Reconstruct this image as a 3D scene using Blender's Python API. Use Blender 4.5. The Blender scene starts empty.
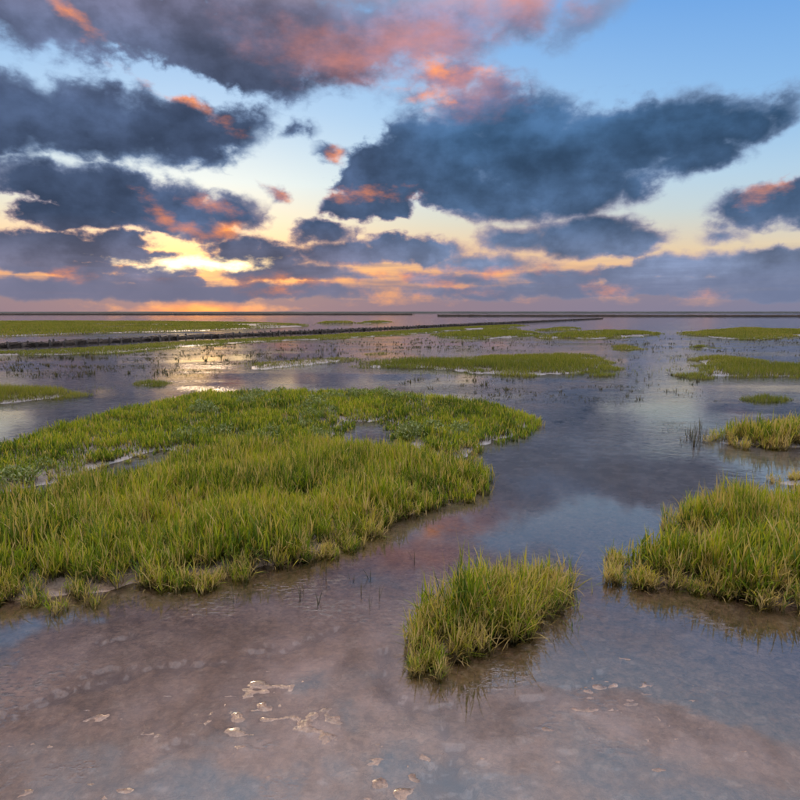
import bpy, math, random
import numpy as np

# ------------------------------------------------------------------ camera
CAM_H = 1.5
F_PX = 628.0                       # focal length in pixels of the 800 px photograph
PITCH = math.atan(88.0 / F_PX)     # horizon sits 88 px above the picture centre
cam_data = bpy.data.cameras.new("camera")
cam_data.sensor_fit = 'HORIZONTAL'
cam_data.sensor_width = 36.0
cam_data.lens = 36.0 * F_PX / 800.0
cam_data.clip_start = 0.05
cam_data.clip_end = 30000.0
cam = bpy.data.objects.new("camera", cam_data)
cam.location = (0, 0, CAM_H)
cam.rotation_euler = (math.pi / 2 - PITCH, 0, 0)
bpy.context.scene.collection.objects.link(cam)
scene = bpy.context.scene
scene.camera = cam

def pix_dir(px, py):
    x = (px - 400.0) / F_PX
    v = -(py - 400.0) / F_PX
    y = math.cos(PITCH) + v * math.sin(PITCH)
    z = -math.sin(PITCH) + v * math.cos(PITCH)
    n = math.sqrt(x * x + y * y + z * z)
    return x / n, y / n, z / n

def azel(px, py):
    x, y, z = pix_dir(px, py)
    return math.atan2(x, y), math.asin(z)

def ground_at(px, py, z=0.0):
    x, y, dz = pix_dir(px, py)
    t = (z - CAM_H) / dz
    return x * t, y * t

# ------------------------------------------------------------------ render look
scene.view_settings.view_transform = 'Standard'
scene.view_settings.look = 'None'
scene.view_settings.exposure = EXPOSURE = 1.5
scene.view_settings.gamma = 1.0
scene.view_settings.use_curve_mapping = False

# ------------------------------------------------------------------ sky
SUN_AZ, SUN_EL = azel(197, 262)
world = bpy.data.worlds.new("World")
scene.world = world
world.use_nodes = True
wt = world.node_tree
wt.nodes.clear()

class N:
    """tiny expression helper around one node tree"""
    def __init__(self, tree):
        self.t = tree
    def node(self, kind, **props):
        n = self.t.nodes.new(kind)
        for k, v in props.items():
            setattr(n, k, v)
        return n
    def put(self, sock, v):
        if isinstance(v, bpy.types.NodeSocket):
            self.t.links.new(v, sock)
        elif v is not None:
            sock.default_value = v
    def m(self, op, a, b=None, c=None, clamp=False):
        n = self.node('ShaderNodeMath', operation=op, use_clamp=clamp)
        self.put(n.inputs[0], a); self.put(n.inputs[1], b); self.put(n.inputs[2], c)
        return n.outputs[0]
    def v(self, op, a, b=None, c=None):
        n = self.node('ShaderNodeVectorMath', operation=op)
        self.put(n.inputs[0], a); self.put(n.inputs[1], b); self.put(n.inputs[2], c)
        return n.outputs['Value'] if op in ('LENGTH', 'DOT_PRODUCT', 'DISTANCE') else n.outputs[0]
    def scale(self, a, s):
        n = self.node('ShaderNodeVectorMath', operation='SCALE')
        self.put(n.inputs[0], a); self.put(n.inputs['Scale'], s)
        return n.outputs[0]
    def xyz(self, x, y, z=0.0):
        n = self.node('ShaderNodeCombineXYZ')
        for i, q in enumerate((x, y, z)): self.put(n.inputs[i], q)
        return n.outputs[0]
    def sep(self, a):
        n = self.node('ShaderNodeSeparateXYZ'); self.put(n.inputs[0], a)
        return n.outputs
    def noise(self, vec, scale, detail=4.0, rough=0.5, dist=0.0, dims='3D', w=None):
        n = self.node('ShaderNodeTexNoise', noise_dimensions=dims)
        self.put(n.inputs['Vector'], vec)
        n.inputs['Scale'].default_value = scale
        n.inputs['Detail'].default_value = detail
        n.inputs['Roughness'].default_value = rough
        n.inputs['Distortion'].default_value = dist
        if w is not None: n.inputs['W'].default_value = w
        return n.outputs[0], n.outputs[1]
    def step(self, x, lo, hi, a=0.0, b=1.0, smooth=True):
        n = self.node('ShaderNodeMapRange', interpolation_type='SMOOTHSTEP' if smooth else 'LINEAR')
        self.put(n.inputs[0], x)
        for i, q in enumerate((lo, hi, a, b)): self.put(n.inputs[i + 1], q)
        return n.outputs[0]
    def mix(self, f, a, b, kind='MIX'):
        n = self.node('ShaderNodeMix', data_type='RGBA', blend_type=kind)
        self.put(n.inputs[0], f); self.put(n.inputs[6], a); self.put(n.inputs[7], b)
        return n.outputs[2]
    def ramp(self, f, stops, interp='LINEAR'):
        n = self.node('ShaderNodeValToRGB')
        n.color_ramp.interpolation = interp
        el = n.color_ramp.elements
        while len(el) < len(stops): el.new(0.5)
        for e, (p, c) in zip(el, stops):
            e.position = p; e.color = c
        self.put(n.inputs[0], f)
        return n.outputs[0]

def rgb(r, g, b):
    """display 0-255 -> linear RGBA"""
    f = lambda c: (c / 255 / 12.92) if c / 255 <= 0.04045 else ((c / 255 + 0.055) / 1.055) ** 2.4
    return (f(r), f(g), f(b), 1.0)

def build_sky():
    w = N(wt)
    tc = w.node('ShaderNodeTexCoord')
    d = w.v('NORMALIZE', tc.outputs['Generated'])
    sx, sy, sz = w.sep(d)
    az = w.m('ARCTAN2', sx, sy)
    el = w.m('ARCSINE', w.m('MAXIMUM', sz, 0.0))
    P = w.xyz(az, el)
    # perspective of a cloud deck: features shrink towards the horizon
    lel = w.m('LOGARITHM', w.m('ADD', el, 0.10), math.e)
    inv = w.m('DIVIDE', 1.0, w.m('ADD', el, 0.16))
    D = w.v('MULTIPLY', w.xyz(sx, sy, sz), (1.0, 1.0, 1.45))    # for seamless noise all round
    nz1, nc1 = w.noise(D, 5.0, 6.0, 0.55)
    nz2, nc2 = w.noise(D, 17.0, 5.0, 0.56)
    nz3, nc3 = w.noise(w.v('ADD', D, (3.1, 7.7, 1.3)), 3.2, 4.0, 0.5)
    amp = w.step(el, 0.0, 0.30, 0.022, 0.070, smooth=False)
    warp = w.v('MULTIPLY', w.v('SUBTRACT', nc1, (0.5, 0.5, 0.5)), (0.75, 0.55, 0.0))
    warp2 = w.v('MULTIPLY', w.v('SUBTRACT', nc2, (0.5, 0.5, 0.5)), (0.75, 0.65, 0.0))
    Q = w.v('ADD', P, w.scale(w.v('ADD', warp, warp2), amp))

    turned = {0: Q}
    def blobs(lst):
        """distance outside the nearest ellipse (radians), negative inside"""
        F = None
        for (px, py, rx, ry, rot) in lst:
            rot = min((-40, -24, -10, 0, 10, 25), key=lambda q: abs(q - rot))
            a, e = azel(px, py)
            a2, _ = azel(px + rx, py); _, e2 = azel(px, py - ry)
            ra, re = abs(a2 - a), abs(e2 - e)
            if rot not in turned:
                n = w.node('ShaderNodeMapping', vector_type='POINT')
                w.put(n.inputs[0], Q)
                n.inputs[2].default_value = (0, 0, math.radians(-rot))
                turned[rot] = n.outputs[0]
            c_, s_ = math.cos(math.radians(rot)), math.sin(math.radians(rot))
            a, e = a * c_ + e * s_, -a * s_ + e * c_
            q = w.v('MULTIPLY_ADD', turned[rot], (1 / ra, 1 / re, 0.0), (-a / ra, -e / re, 0.0))
            s = w.m('MULTIPLY_ADD', w.v('LENGTH', q), re, -re)
            F = s if F is None else w.m('MINIMUM', F, s)
        return F

    clouds = [
        # mauve bank along the top
        (30, 12, 95, 38, -10), (120, 18, 80, 34, -10), (190, 34, 70, 34, -10), (255, 52, 52, 36, -24), (300, 32, 90, 40, 0), (370, 40, 90, 44, 10), (440, 26, 80, 40, 10),
        (300, -30, 330, 50, 0), (150, -110, 330, 70, 0), (515, 10, 36, 24, 0), (590, 14, 40, 20, 25),
        # long cloud on the left
        (30, 108, 95, 32, -10), (95, 118, 80, 36, 0), (165, 130, 62, 26, -10), (222, 132, 34, 14, 10), (190, 155, 26, 10, 0), (-30, 120, 60, 34, 0),
        # second left cloud
        (50, 184, 50, 15, -10), (110, 192, 62, 22, 0), (165, 208, 68, 24, -10), (228, 212, 34, 14, 0), (80, 216, 40, 8, 0), (205, 232, 26, 9, 0), (242, 246, 28, 7, 0), (150, 268, 36, 6, 0), (120, 240, 34, 7, 0), (158, 253, 14, 4, 0),
        # third left cloud and base layers
        (30, 248, 70, 13, 0), (100, 252, 56, 11, 0), (50, 266, 100, 6, 0), (140, 278, 60, 7, 0),
        (262, 258, 42, 12, 0), (326, 235, 26, 9, 0), (350, 254, 48, 13, 0), (415, 250, 60, 14, 0), (485, 262, 55, 10, 0), (310, 272, 60, 6, 0),
        # big blue-grey cloud
        (395, 172, 58, 30, 10), (440, 150, 70, 42, 10), (480, 118, 50, 34, 0), (530, 140, 80, 52, 0), (600, 142, 80, 42, 0), (480, 196, 90, 24, -10), (560, 188, 70, 28, 0),
        (680, 132, 60, 30, 10), (735, 122, 42, 22, 0), (776, 112, 24, 13, 25), (636, 186, 26, 13, 25), (690, 158, 40, 14, 10),
        # under it
        (520, 238, 46, 14, 0), (575, 236, 58, 20, 0), (630, 243, 34, 13, 0),
        (352, 208, 24, 12, 0), (388, 208, 22, 10, 0), (284, 198, 12, 6, -24),
        # right edge
        (755, 212, 42, 17, 10), (800, 204, 34, 18, 0), (722, 238, 13, 5, 0), (690, 266, 60, 14, 0), (760, 268, 60, 17, 0), (620, 274, 50, 7, 0),
        # low bank over the horizon
        (60, 288, 130, 10, 0), (240, 292, 50, 5, 0), (330, 291, 55, 7, 0), (440, 278, 60, 7, 0), (360, 276, 40, 5, 0), (560, 278, 50, 6, 0), (460, 292, 70, 5, 0), (560, 290, 60, 5, 0), (700, 286, 110, 10, 0), (800, 288, 60, 12, 0), (20, 262, 60, 9, 0),
        (450, 74, 34, 24, 0), (500, 92, 34, 18, 0),
        # small scraps
        (430, 99, 16, 5, 0), (331, 156, 8, 6, 0), (296, 133, 5, 3, 0),
    ]
    F = blobs(clouds)
    # the same kind of broken cloud all round and overhead, outside what the list covers
    nzg, _ = w.noise(w.v('MULTIPLY', d, (1.0, 1.0, 1.9)), 2.6, 7.0, 0.55)
    out_az = w.step(w.m('ABSOLUTE', az), 0.56, 0.75)
    out_el = w.step(el, 0.42, 0.58)
    outside = w.m('MAXIMUM', out_az, out_el)
    G = w.m('MULTIPLY', w.m('SUBTRACT', 0.47, nzg), 0.55)
    G = w.m('ADD', G, w.m('MULTIPLY', w.m('SUBTRACT', 1.0, outside), 0.5))
    F = w.m('SMOOTH_MIN', F, G, 0.02)
    # frayed, soft edges
    puff = w.m('ABSOLUTE', w.m('MULTIPLY_ADD', nz2, 2.0, -1.0))             # rounded heads, creased between
    ero = w.m('MULTIPLY', w.m('SUBTRACT', 0.17, puff), w.m('MULTIPLY', amp, -0.55))
    ero = w.m('ADD', ero, w.m('MULTIPLY', w.m('SUBTRACT', nz1, 0.5), w.m('MULTIPLY', amp, 0.95)))
    F = w.m('ADD', w.m('ADD', F, ero), w.step(el, 0.0, 0.3, -0.003, -0.006))
    wid = w.step(el, 0.0, 0.35, 0.003, 0.0105, smooth=False)
    wid = w.m('MULTIPLY', wid, w.step(nz3, 0.35, 0.68, 0.5, 1.8))
    wid = w.m('MULTIPLY', wid, w.step(el, 0.40, 0.65, 1.0, 3.2))
    t = w.m('DIVIDE', F, wid)
    dens = w.step(t, 0.9, -1.0)
    core = w.step(t, 0.6, -1.9)

    # angular distance from the sun, stretched along the horizon
    sdir = (math.sin(SUN_AZ) * math.cos(SUN_EL), math.cos(SUN_AZ) * math.cos(SUN_EL), math.sin(SUN_EL))
    daz = w.m('SUBTRACT', az, SUN_AZ); del_ = w.m('SUBTRACT', el, SUN_EL)
    ell = w.v('LENGTH', w.xyz(w.m('MULTIPLY', daz, 0.55), w.m('MULTIPLY', del_, 1.3)))
    cosw = w.m('MAXIMUM', w.v('DOT_PRODUCT', d, sdir), 0.0)
    near = w.m('POWER', cosw, 3.0)

    # clear sky: Nishita low sun, graded by elevation the way the photograph shows it
    sky = w.node('ShaderNodeTexSky', sky_type='NISHITA', sun_disc=False)
    sky.sun_elevation = max(SUN_EL, math.radians(3.0)); sky.sun_rotation = SUN_AZ
    sky.air_density = 1.0; sky.dust_density = 1.6; sky.ozone_density = 2.0
    nish = w.scale(sky.outputs[0], 0.09)
    e01 = w.m('DIVIDE', el, 0.9, clamp=True)
    grad_sun = w.ramp(e01, [(0.0, rgb(226, 140, 80)), (0.06, rgb(222, 146, 80)), (0.10, rgb(214, 172, 124)), (0.15, rgb(198, 192, 172)), (0.21, rgb(186, 204, 210)),
                            (0.32, rgb(152, 186, 216)), (0.45, rgb(118, 164, 212)), (0.60, rgb(172, 190, 214)), (1.0, rgb(192, 202, 218))])
    grad_far = w.ramp(e01, [(0.0, rgb(150, 140, 150)), (0.05, rgb(202, 168, 144)), (0.10, rgb(200, 192, 172)), (0.16, rgb(164, 188, 204)),
                            (0.28, rgb(118, 166, 212)), (0.45, rgb(82, 138, 204)), (0.60, rgb(164, 184, 212)), (1.0, rgb(192, 202, 218))])  # upper stops of both ramps paled above the view to brighten the ground
    grad = w.mix(near, grad_far, grad_sun)
    clear = w.mix(0.15, grad, nish)
    glow = w.step(ell, 0.10, 0.0)
    glow = w.m('POWER', glow, 2.2)
    clear = w.mix(1.0, clear, w.scale((1.0, 0.62, 0.16), w.m('MULTIPLY', glow, 0.15)), 'ADD')

    # cloud body: mauve high up, slate blue away from the sun, violet grey low down
    body_l = w.ramp(e01, [(0.0, rgb(128, 108, 116)), (0.06, rgb(100, 98, 116)), (0.15, rgb(62, 76, 102)), (0.30, rgb(60, 74, 100)),
                          (0.40, rgb(76, 84, 108)), (0.46, rgb(94, 94, 116)), (0.56, rgb(176, 154, 158)), (1.0, rgb(206, 190, 190))])
    body_r = w.ramp(e01, [(0.0, rgb(128, 124, 138)), (0.06, rgb(100, 110, 134)), (0.15, rgb(62, 82, 110)), (0.28, rgb(50, 76, 106)),
                          (0.40, rgb(66, 96, 132)), (0.46, rgb(100, 112, 142)), (0.56, rgb(172, 160, 170)), (1.0, rgb(206, 190, 190))])  # pale upper stops likewise added for more light on the ground
    rightness = w.step(az, -0.15, 0.12)
    body = w.mix(rightness, body_l, body_r)
    mott = w.step(nz1, 0.34, 0.66, 0.74, 1.44)
    mott2 = w.step(nz2, 0.32, 0.70, 0.80, 1.25)
    body = w.scale(body, w.m('MULTIPLY', mott, mott2))
    # thin margins let the light behind through
    edge_l = w.mix(near, rgb(126, 142, 168), rgb(214, 158, 118))
    edge = w.mix(w.step(el, 0.04, 0.22), edge_l, rgb(112, 134, 166))
    edge = w.mix(w.step(el, 0.42, 0.60), edge, rgb(192, 184, 192))
    cloud = w.mix(core, edge, body)

    # patches of cloud the low sun reaches
    lit_warm = [(174, 96, 22, 4, -24), (166, 216, 13, 3.5, -42), (190, 229, 12, 3, -10), (70, 12, 14, 3, -24), (62, 274, 16, 5, 0), (283, 194, 12, 3, -20),
                (430, 281, 36, 3, -6), (275, 290, 14, 4, 0), (285, 282, 32, 3, -4), (364, 196, 14, 2.5, 0), (336, 157, 7, 8, 0),
                (606, 292, 14, 4, -8), (704, 296, 12, 3, 0), (200, 309, 34, 3, 0), (768, 190, 20, 6, 20), (430, 100, 14, 4, 0),
                (446, 68, 13, 6, 0), (488, 72, 10, 4, 0), (400, 296, 22, 3, 0), (225, 228, 10, 6, 0), (500, 272, 30, 3, 0), (214, 206, 10, 3, -15)]
    lit_pink = [(412, 46, 40, 14, 10), (466, 80, 24, 13, 0), (350, 62, 22, 6, -6), (520, -10, 30, 12, 0)]
    W = blobs(lit_warm)
    Wp = blobs(lit_pink)
    nz4, _ = w.noise(w.v('MULTIPLY', D, (1.0, 1.0, 1.5)), 26.0, 5.0, 0.6)
    Wn = w.m('ADD', W, w.m('MULTIPLY', w.m('SUBTRACT', nz4, 0.47), 0.038))
    Wf = w.step(Wn, 0.012, -0.014)
    Wh = w.step(Wn, -0.004, -0.022)
    Pf = w.step(w.m('ADD', Wp, w.m('MULTIPLY', w.m('SUBTRACT', nz4, 0.5), 0.055)), 0.045, -0.05)
    warm = w.mix(near, rgb(226, 146, 106), rgb(252, 142, 40))
    cloud = w.mix(w.m('MULTIPLY', Pf, 0.66), cloud, rgb(222, 134, 104))
    rim = w.m('MULTIPLY_ADD', core, -0.38, 1.0)                         # the light catches the margins first
    cloud = w.mix(w.m('MULTIPLY', w.m('MULTIPLY', Wf, 0.95), rim), cloud, warm)
    cloud = w.mix(w.m('MULTIPLY', w.m('MULTIPLY', Wh, 0.85), rim), cloud, w.mix(near, rgb(240, 176, 140), rgb(255, 196, 96)))

    col = w.mix(dens, clear, cloud)
    # murky air along the horizon
    nzh, _ = w.noise(w.v('MULTIPLY', D, (1.0, 1.0, 9.0)), 7.0, 5.0, 0.55)
    hz = w.m('MULTIPLY', w.step(w.m('ADD', el, w.m('MULTIPLY', w.m('SUBTRACT', nzh, 0.5), 0.10)), 0.088, 0.026), w.m('SUBTRACT', 1.0, w.m('MULTIPLY', Wf, 0.85)))
    low = w.mix(near, rgb(92, 106, 136), rgb(98, 100, 122))
    hot = w.step(w.v('LENGTH', w.xyz(w.m('MULTIPLY', daz, 0.35), w.m('MULTIPLY', el, 2.0))), 0.040, 0.0)
    low = w.mix(w.m('MULTIPLY', hot, 0.8), low, rgb(250, 140, 60))
    col = w.mix(w.m('MULTIPLY', hz, 0.84), col, low)
    # break in the cloud right in front of the sun
    fire = blobs([(196, 262, 20, 2.0, 0)])
    ff = w.step(w.m('ADD', fire, w.m('MULTIPLY', w.m('SUBTRACT', nz4, 0.5), 0.024)), 0.010, -0.008)
    col = w.mix(ff, col, (3.6, 2.5, 1.1, 1.0))

    # gain added to the sky overhead, above the view, to light the ground
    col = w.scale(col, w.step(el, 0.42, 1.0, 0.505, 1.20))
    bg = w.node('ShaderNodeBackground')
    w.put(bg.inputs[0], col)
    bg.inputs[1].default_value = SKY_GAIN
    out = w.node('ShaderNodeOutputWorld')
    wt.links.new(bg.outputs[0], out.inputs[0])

SKY_GAIN = 1.0
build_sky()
world.cycles.sampling_method = 'MANUAL'
world.cycles.sample_map_resolution = 512
scene.cycles.max_bounces = 6
scene.cycles.diffuse_bounces = 2
scene.cycles.glossy_bounces = 2
scene.cycles.transmission_bounces = 2
scene.cycles.adaptive_threshold = 0.02
scene.cycles.sample_clamp_direct = 6.0
scene.cycles.adaptive_min_samples = 12

# ------------------------------------------------------------------ sun (behind cloud, so broad and weak)
sun_data = bpy.data.lights.new("sun", 'SUN')
sun_data.energy = 0.16
sun_data.angle = math.radians(5.0)
sun_data.color = (1.0, 0.72, 0.45)
sun = bpy.data.objects.new("sun", sun_data)
_el = math.radians(13)      # hidden behind the second left cloud, whose lower rim it lights
sun.rotation_euler = (math.pi / 2 - _el, 0, math.pi - SUN_AZ)
scene.collection.objects.link(sun)

# ================================================================== helpers
rng = np.random.default_rng(7)
random.seed(7)
COL = scene.collection

def vnoise(x, y, seed=0):
    """smooth value noise, 0..1"""
    xi = np.floor(x).astype(np.int64); yi = np.floor(y).astype(np.int64)
    fx = x - xi; fy = y - yi
    fx = fx * fx * fx * (fx * (fx * 6 - 15) + 10); fy = fy * fy * fy * (fy * (fy * 6 - 15) + 10)
    def h(a, b):
        v = (a * 374761393 + b * 668265263 + seed * 144665) & 0x7fffffff
        v = ((v ^ (v >> 13)) * 1274126177) & 0x7fffffff
        v = (v ^ (v >> 16)) & 0xffff
        return v / 65535.0
    a = h(xi, yi) * (1 - fx) + h(xi + 1, yi) * fx
    b = h(xi, yi + 1) * (1 - fx) + h(xi + 1, yi + 1) * fx
    return a * (1 - fy) + b * fy

def fbm(x, y, scale, octv=4, seed=0, gain=0.5):
    s = 0.0; a = 1.0; t = 0.0
    for o in range(octv):
        s = s + a * vnoise(x * scale + 17.3 * o, y * scale - 9.1 * o, seed + o)
        t += a; a *= gain; scale *= 2.03
    return s / t

def sstep(x, lo, hi):
    t = np.clip((x - lo) / (hi - lo), 0, 1)
    return t * t * (3 - 2 * t)

def poly_sdf(px, py, poly):
    """signed distance, negative inside"""
    d = np.full(px.shape, 1e18); ins = np.zeros(px.shape, bool)
    n = len(poly)
    for i in range(n):
        ax, ay = poly[i]; bx, by = poly[(i + 1) % n]
        ex, ey = bx - ax, by - ay
        wx, wy = px - ax, py - ay
        t = np.clip((wx * ex + wy * ey) / (ex * ex + ey * ey + 1e-12), 0, 1)
        d = np.minimum(d, (wx - ex * t) ** 2 + (wy - ey * t) ** 2)
        c = ((ay > py) != (by > py)) & (px < (bx - ax) * (py - ay) / (by - ay + 1e-12) + ax)
        ins ^= c
    d = np.sqrt(d)
    return np.where(ins, -d, d)

def mesh_from(name, verts, faces_flat, loop_tot, attrs=None, smooth=True):
    me = bpy.data.meshes.new(name)
    nv = len(verts); nl = len(faces_flat); nf = len(loop_tot)
    me.vertices.add(nv); me.loops.add(nl); me.polygons.add(nf)
    me.vertices.foreach_set('co', np.ascontiguousarray(verts, np.float32).ravel())
    me.loops.foreach_set('vertex_index', np.ascontiguousarray(faces_flat, np.int32))
    st = np.concatenate(([0], np.cumsum(loop_tot)[:-1])).astype(np.int32)
    me.polygons.foreach_set('loop_start', st)
    me.polygons.foreach_set('loop_total', np.ascontiguousarray(loop_tot, np.int32))
    if smooth:
        me.polygons.foreach_set('use_smooth', np.ones(nf, bool))
    for k, v in (attrs or {}).items():
        a = me.attributes.new(k, 'FLOAT', 'POINT')
        a.data.foreach_set('value', np.ascontiguousarray(v, np.float32))
    me.update(); me.validate()
    return me

def link(name, data, mat=None, parent=None, loc=None, **props):
    o = bpy.data.objects.new(name, data)
    COL.objects.link(o)
    if mat is not None and data is not None and not data.materials:
        data.materials.append(mat)
    if loc is not None: o.location = loc
    if parent is not None: o.parent = parent
    for k, v in props.items(): o[k] = v
    return o

# ================================================================== islands of grass: outlines where they meet the mud
def gp(pts):
    return [ground_at(*p) for p in pts]

ISLANDS = [
 dict(key='front', h=0.255, polys=[[(-120, 622), (0, 606), (60, 604), (130, 592), (200, 586), (265, 575), (330, 556), (390, 525), (430, 507), (478, 497), (487, 486),
      (470, 474), (430, 462), (380, 455), (320, 452), (240, 456), (185, 466), (135, 482), (70, 495), (0, 510), (-120, 530)]],
      label='broad front meadow of tall yellow-green cordgrass with a pale muddy edge', straw=0.18),
 dict(key='back', h=0.165, polys=[[(-120, 505), (0, 498), (50, 485), (95, 472), (128, 462), (158, 452), (180, 452), (205, 454), (270, 452), (320, 444), (340, 436), (350, 424), (384, 420), (392, 428),
      (402, 446), (440, 460), (470, 460), (490, 447), (520, 438), (537, 428), (535, 420), (500, 408), (450, 400), (400, 396), (340, 394), (290, 393), (230, 394),
      (180, 398), (120, 412), (60, 428), (0, 446), (-120, 458)]],
      label='low green meadow with grey-green purslane and small pools behind the tall front meadow', straw=0.10),
 dict(key='clump', h=0.39, polys=[[(408, 652), (411, 676), (440, 671), (475, 654), (505, 638), (536, 623), (560, 608), (564, 593), (548, 587), (520, 592), (470, 606), (430, 625)]],
      label='lone slanting clump of tall cordgrass surrounded by shallow muddy water', straw=0.17),
 dict(key='right', h=0.275, polys=[[(613, 572), (624, 584), (660, 593), (700, 592), (730, 598), (800, 612), (920, 622), (920, 560), (800, 554), (740, 556), (690, 560), (645, 560), (618, 562)],
      [(665, 527), (690, 541), (720, 546), (760, 550), (920, 566), (920, 505), (800, 508), (740, 511), (690, 515)]],
      label='tall cordgrass stand with a notch pool, straw leaves leaning over the water', straw=0.22),
 dict(key='rear_right', h=0.29, polys=[[(700, 441), (740, 447), (800, 449), (900, 451), (900, 436), (800, 433), (740, 434)]],
      label='straw-tipped cordgrass bed with thin dark stalks at its open end', straw=0.40),
 dict(key='dry', h=0.17, polys=[[(768, 482), (790, 487), (880, 490), (880, 477), (790, 477)]],
      label='small brownish dry tussock behind the notched cordgrass stand', straw=0.6),
 dict(key='patch', h=0.14, polys=[[(740, 399), (755, 403), (785, 403), (784, 399), (760, 397)]],
      label='tiny bright green tussock alone in silvery water before the straw-tipped bed', straw=0.1),
 dict(key='mid', h=0.20, polys=[[(366, 364), (430, 369), (470, 375), (520, 376), (570, 376), (602, 372), (618, 362), (605, 357), (560, 355), (500, 356), (450, 359)]],
      label='wide oval grass island in open water behind the low meadow', straw=0.12),
 dict(key='mid_right', h=0.2, polys=[[(686, 360), (704, 369), (686, 377), (740, 378), (800, 378), (920, 379), (920, 367), (800, 365), (760, 361), (720, 355), (695, 355)]],
      label='wedge-shaped grass island with a blunt tip pointing into open water', straw=0.12),
 dict(key='islet', h=0.16, polys=[[(688, 347), (700, 349.5), (713, 348), (705, 346), (692, 346)]],
      label='small grass islet just behind the wedge-shaped island', straw=0.12),
 dict(key='islet2', h=0.14, polys=[[(611, 347), (622, 350.5), (640, 349.5), (636, 346.5), (620, 346)]],
      label='small dull grass islet between the oval and the wedge-shaped islands', straw=0.3),
 dict(key='far_mid', h=0.22, polys=[[(545, 336), (560, 338), (600, 339), (650, 336), (666, 333.5), (640, 331.5), (590, 331), (565, 332)]],
      label='flat distant grass island with a thin tail, beyond the oval island', straw=0.12),
 dict(key='far_right', h=0.24, polys=[[(680, 334.5), (720, 338), (760, 340), (800, 335.5), (900, 335), (900, 331), (790, 330), (740, 328), (700, 331)]],
      label='flat distant grass island with a low bushy hump, beyond the wedge-shaped island', straw=0.12),
 dict(key='far_ragged', h=0.22, polys=[[(430, 334.5), (440, 337), (460, 338), (484, 339.5), (512, 337.5), (542, 334), (525, 331), (480, 330.5)], [(535, 337), (545, 339), (565, 338), (560, 336)]],
      label='ragged distant grass island cut by narrow water leads near the brushwood dam', straw=0.15),
 dict(key='far_wisp', h=0.2, polys=[[(540, 331), (575, 330), (580, 328), (550, 327.6)], [(486, 329.5), (520, 329), (510, 327.8), (490, 328)]],
      label='thin wispy grass strips standing in pale water beyond the ragged island', straw=0.15),
 dict(key='left', h=0.16, polys=[[(-120, 410), (0, 406), (40, 402), (75, 397), (86, 392), (60, 389), (0, 388), (-120, 389)]],
      label='short green grass bank with a bare dark mud foot beside a bright channel', straw=0.1),
 dict(key='left_tuft', h=0.13, polys=[[(129, 383), (140, 386.5), (160, 386), (168, 383), (150, 381)]],
      label='little green tussock on a mud spit across the channel from the low meadow', straw=0.1),
 dict(key='strip', h=0.10, polys=[[(225, 368), (260, 371), (310, 366), (356, 360), (340, 358), (280, 361)], [(350, 367), (372, 369), (404, 365), (396, 362.5)], [(367, 355), (382, 356), (394, 352), (378, 351)]],
      label='thin olive strips of sparse low grass on the wet flat behind the meadow', straw=0.3),
 dict(key='dam_front', h=0.17, polys=[[(-120, 360), (0, 356), (60, 355), (120, 353), (180, 347.5), (250, 342.5), (330, 339), (400, 335), (450, 331), (520, 326.6), (520, 324.5), (450, 327.4), (400, 331),
      (330, 335), (250, 339), (180, 342.5), (100, 347), (0, 352), (-120, 356)]],
      label='long narrow green verge running along the foot of the brushwood dam', straw=0.12),
 dict(key='dam_behind', h=0.25, polys=[[(-120, 338), (0, 336.5), (60, 334.5), (130, 332.5), (200, 330.5), (240, 329), (300, 327), (312, 325), (270, 322.8), (180, 321.6), (80, 321.2), (-120, 322)]],
      label='broad flat green saltmarsh behind the brushwood dam', straw=0.15),
 dict(key='far_slivers', h=0.25, polys=[[(316, 323.4), (356, 323.2), (354, 321.8), (322, 321.9)], [(360, 323.2), (392, 322.6), (388, 321.4), (362, 321.6)]],
      label='narrow grass slivers near the horizon at the end of the flat saltmarsh', straw=0.15),
]
def split_island(key, labels):
    I = next(q for q in ISLANDS if q['key'] == key)
    ISLANDS.remove(I)
    for i, (P, lb) in enumerate(zip(I['polys'], labels)):
        ISLANDS.append(dict(I, key=key if i == 0 else key + str(i), polys=[P], label=lb))
split_island('far_ragged', ['ragged distant grass island cut by narrow water leads near the brushwood dam', 'small grass scrap at the corner of the ragged island and the tailed island'])
split_island('far_wisp', ['thin wispy grass strip in pale water beyond the tailed island', 'thin wispy grass strip in pale water beyond the ragged island'])
split_island('strip', ['long thin olive strip of sparse low grass on the wet flat behind the meadow', 'short olive strip of low grass between the long olive strip and the oval island', 'tiny olive grass scrap on the wet flat below the dam verge'])
split_island('far_slivers', ['narrow grass sliver near the horizon just past the end of the flat saltmarsh', 'shorter grass sliver near the horizon, second past the end of the flat saltmarsh'])
for I in ISLANDS:
    I['world'] = [gp(p) for p in I['polys']]

def islands_sdf(x, y, islands=ISLANDS, reach=1.5):
    d = np.full(x.shape, 9.0)
    for I in islands:
        for P in I['world']:
            xs = [p[0] for p in P]; ys = [p[1] for p in P]
            k = (x > min(xs) - reach) & (x < max(xs) + reach) & (y > min(ys) - reach) & (y < max(ys) + reach)
            if k.any():
                d[k] = np.minimum(d[k], poly_sdf(x[k], y[k], P))
    return d

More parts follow.
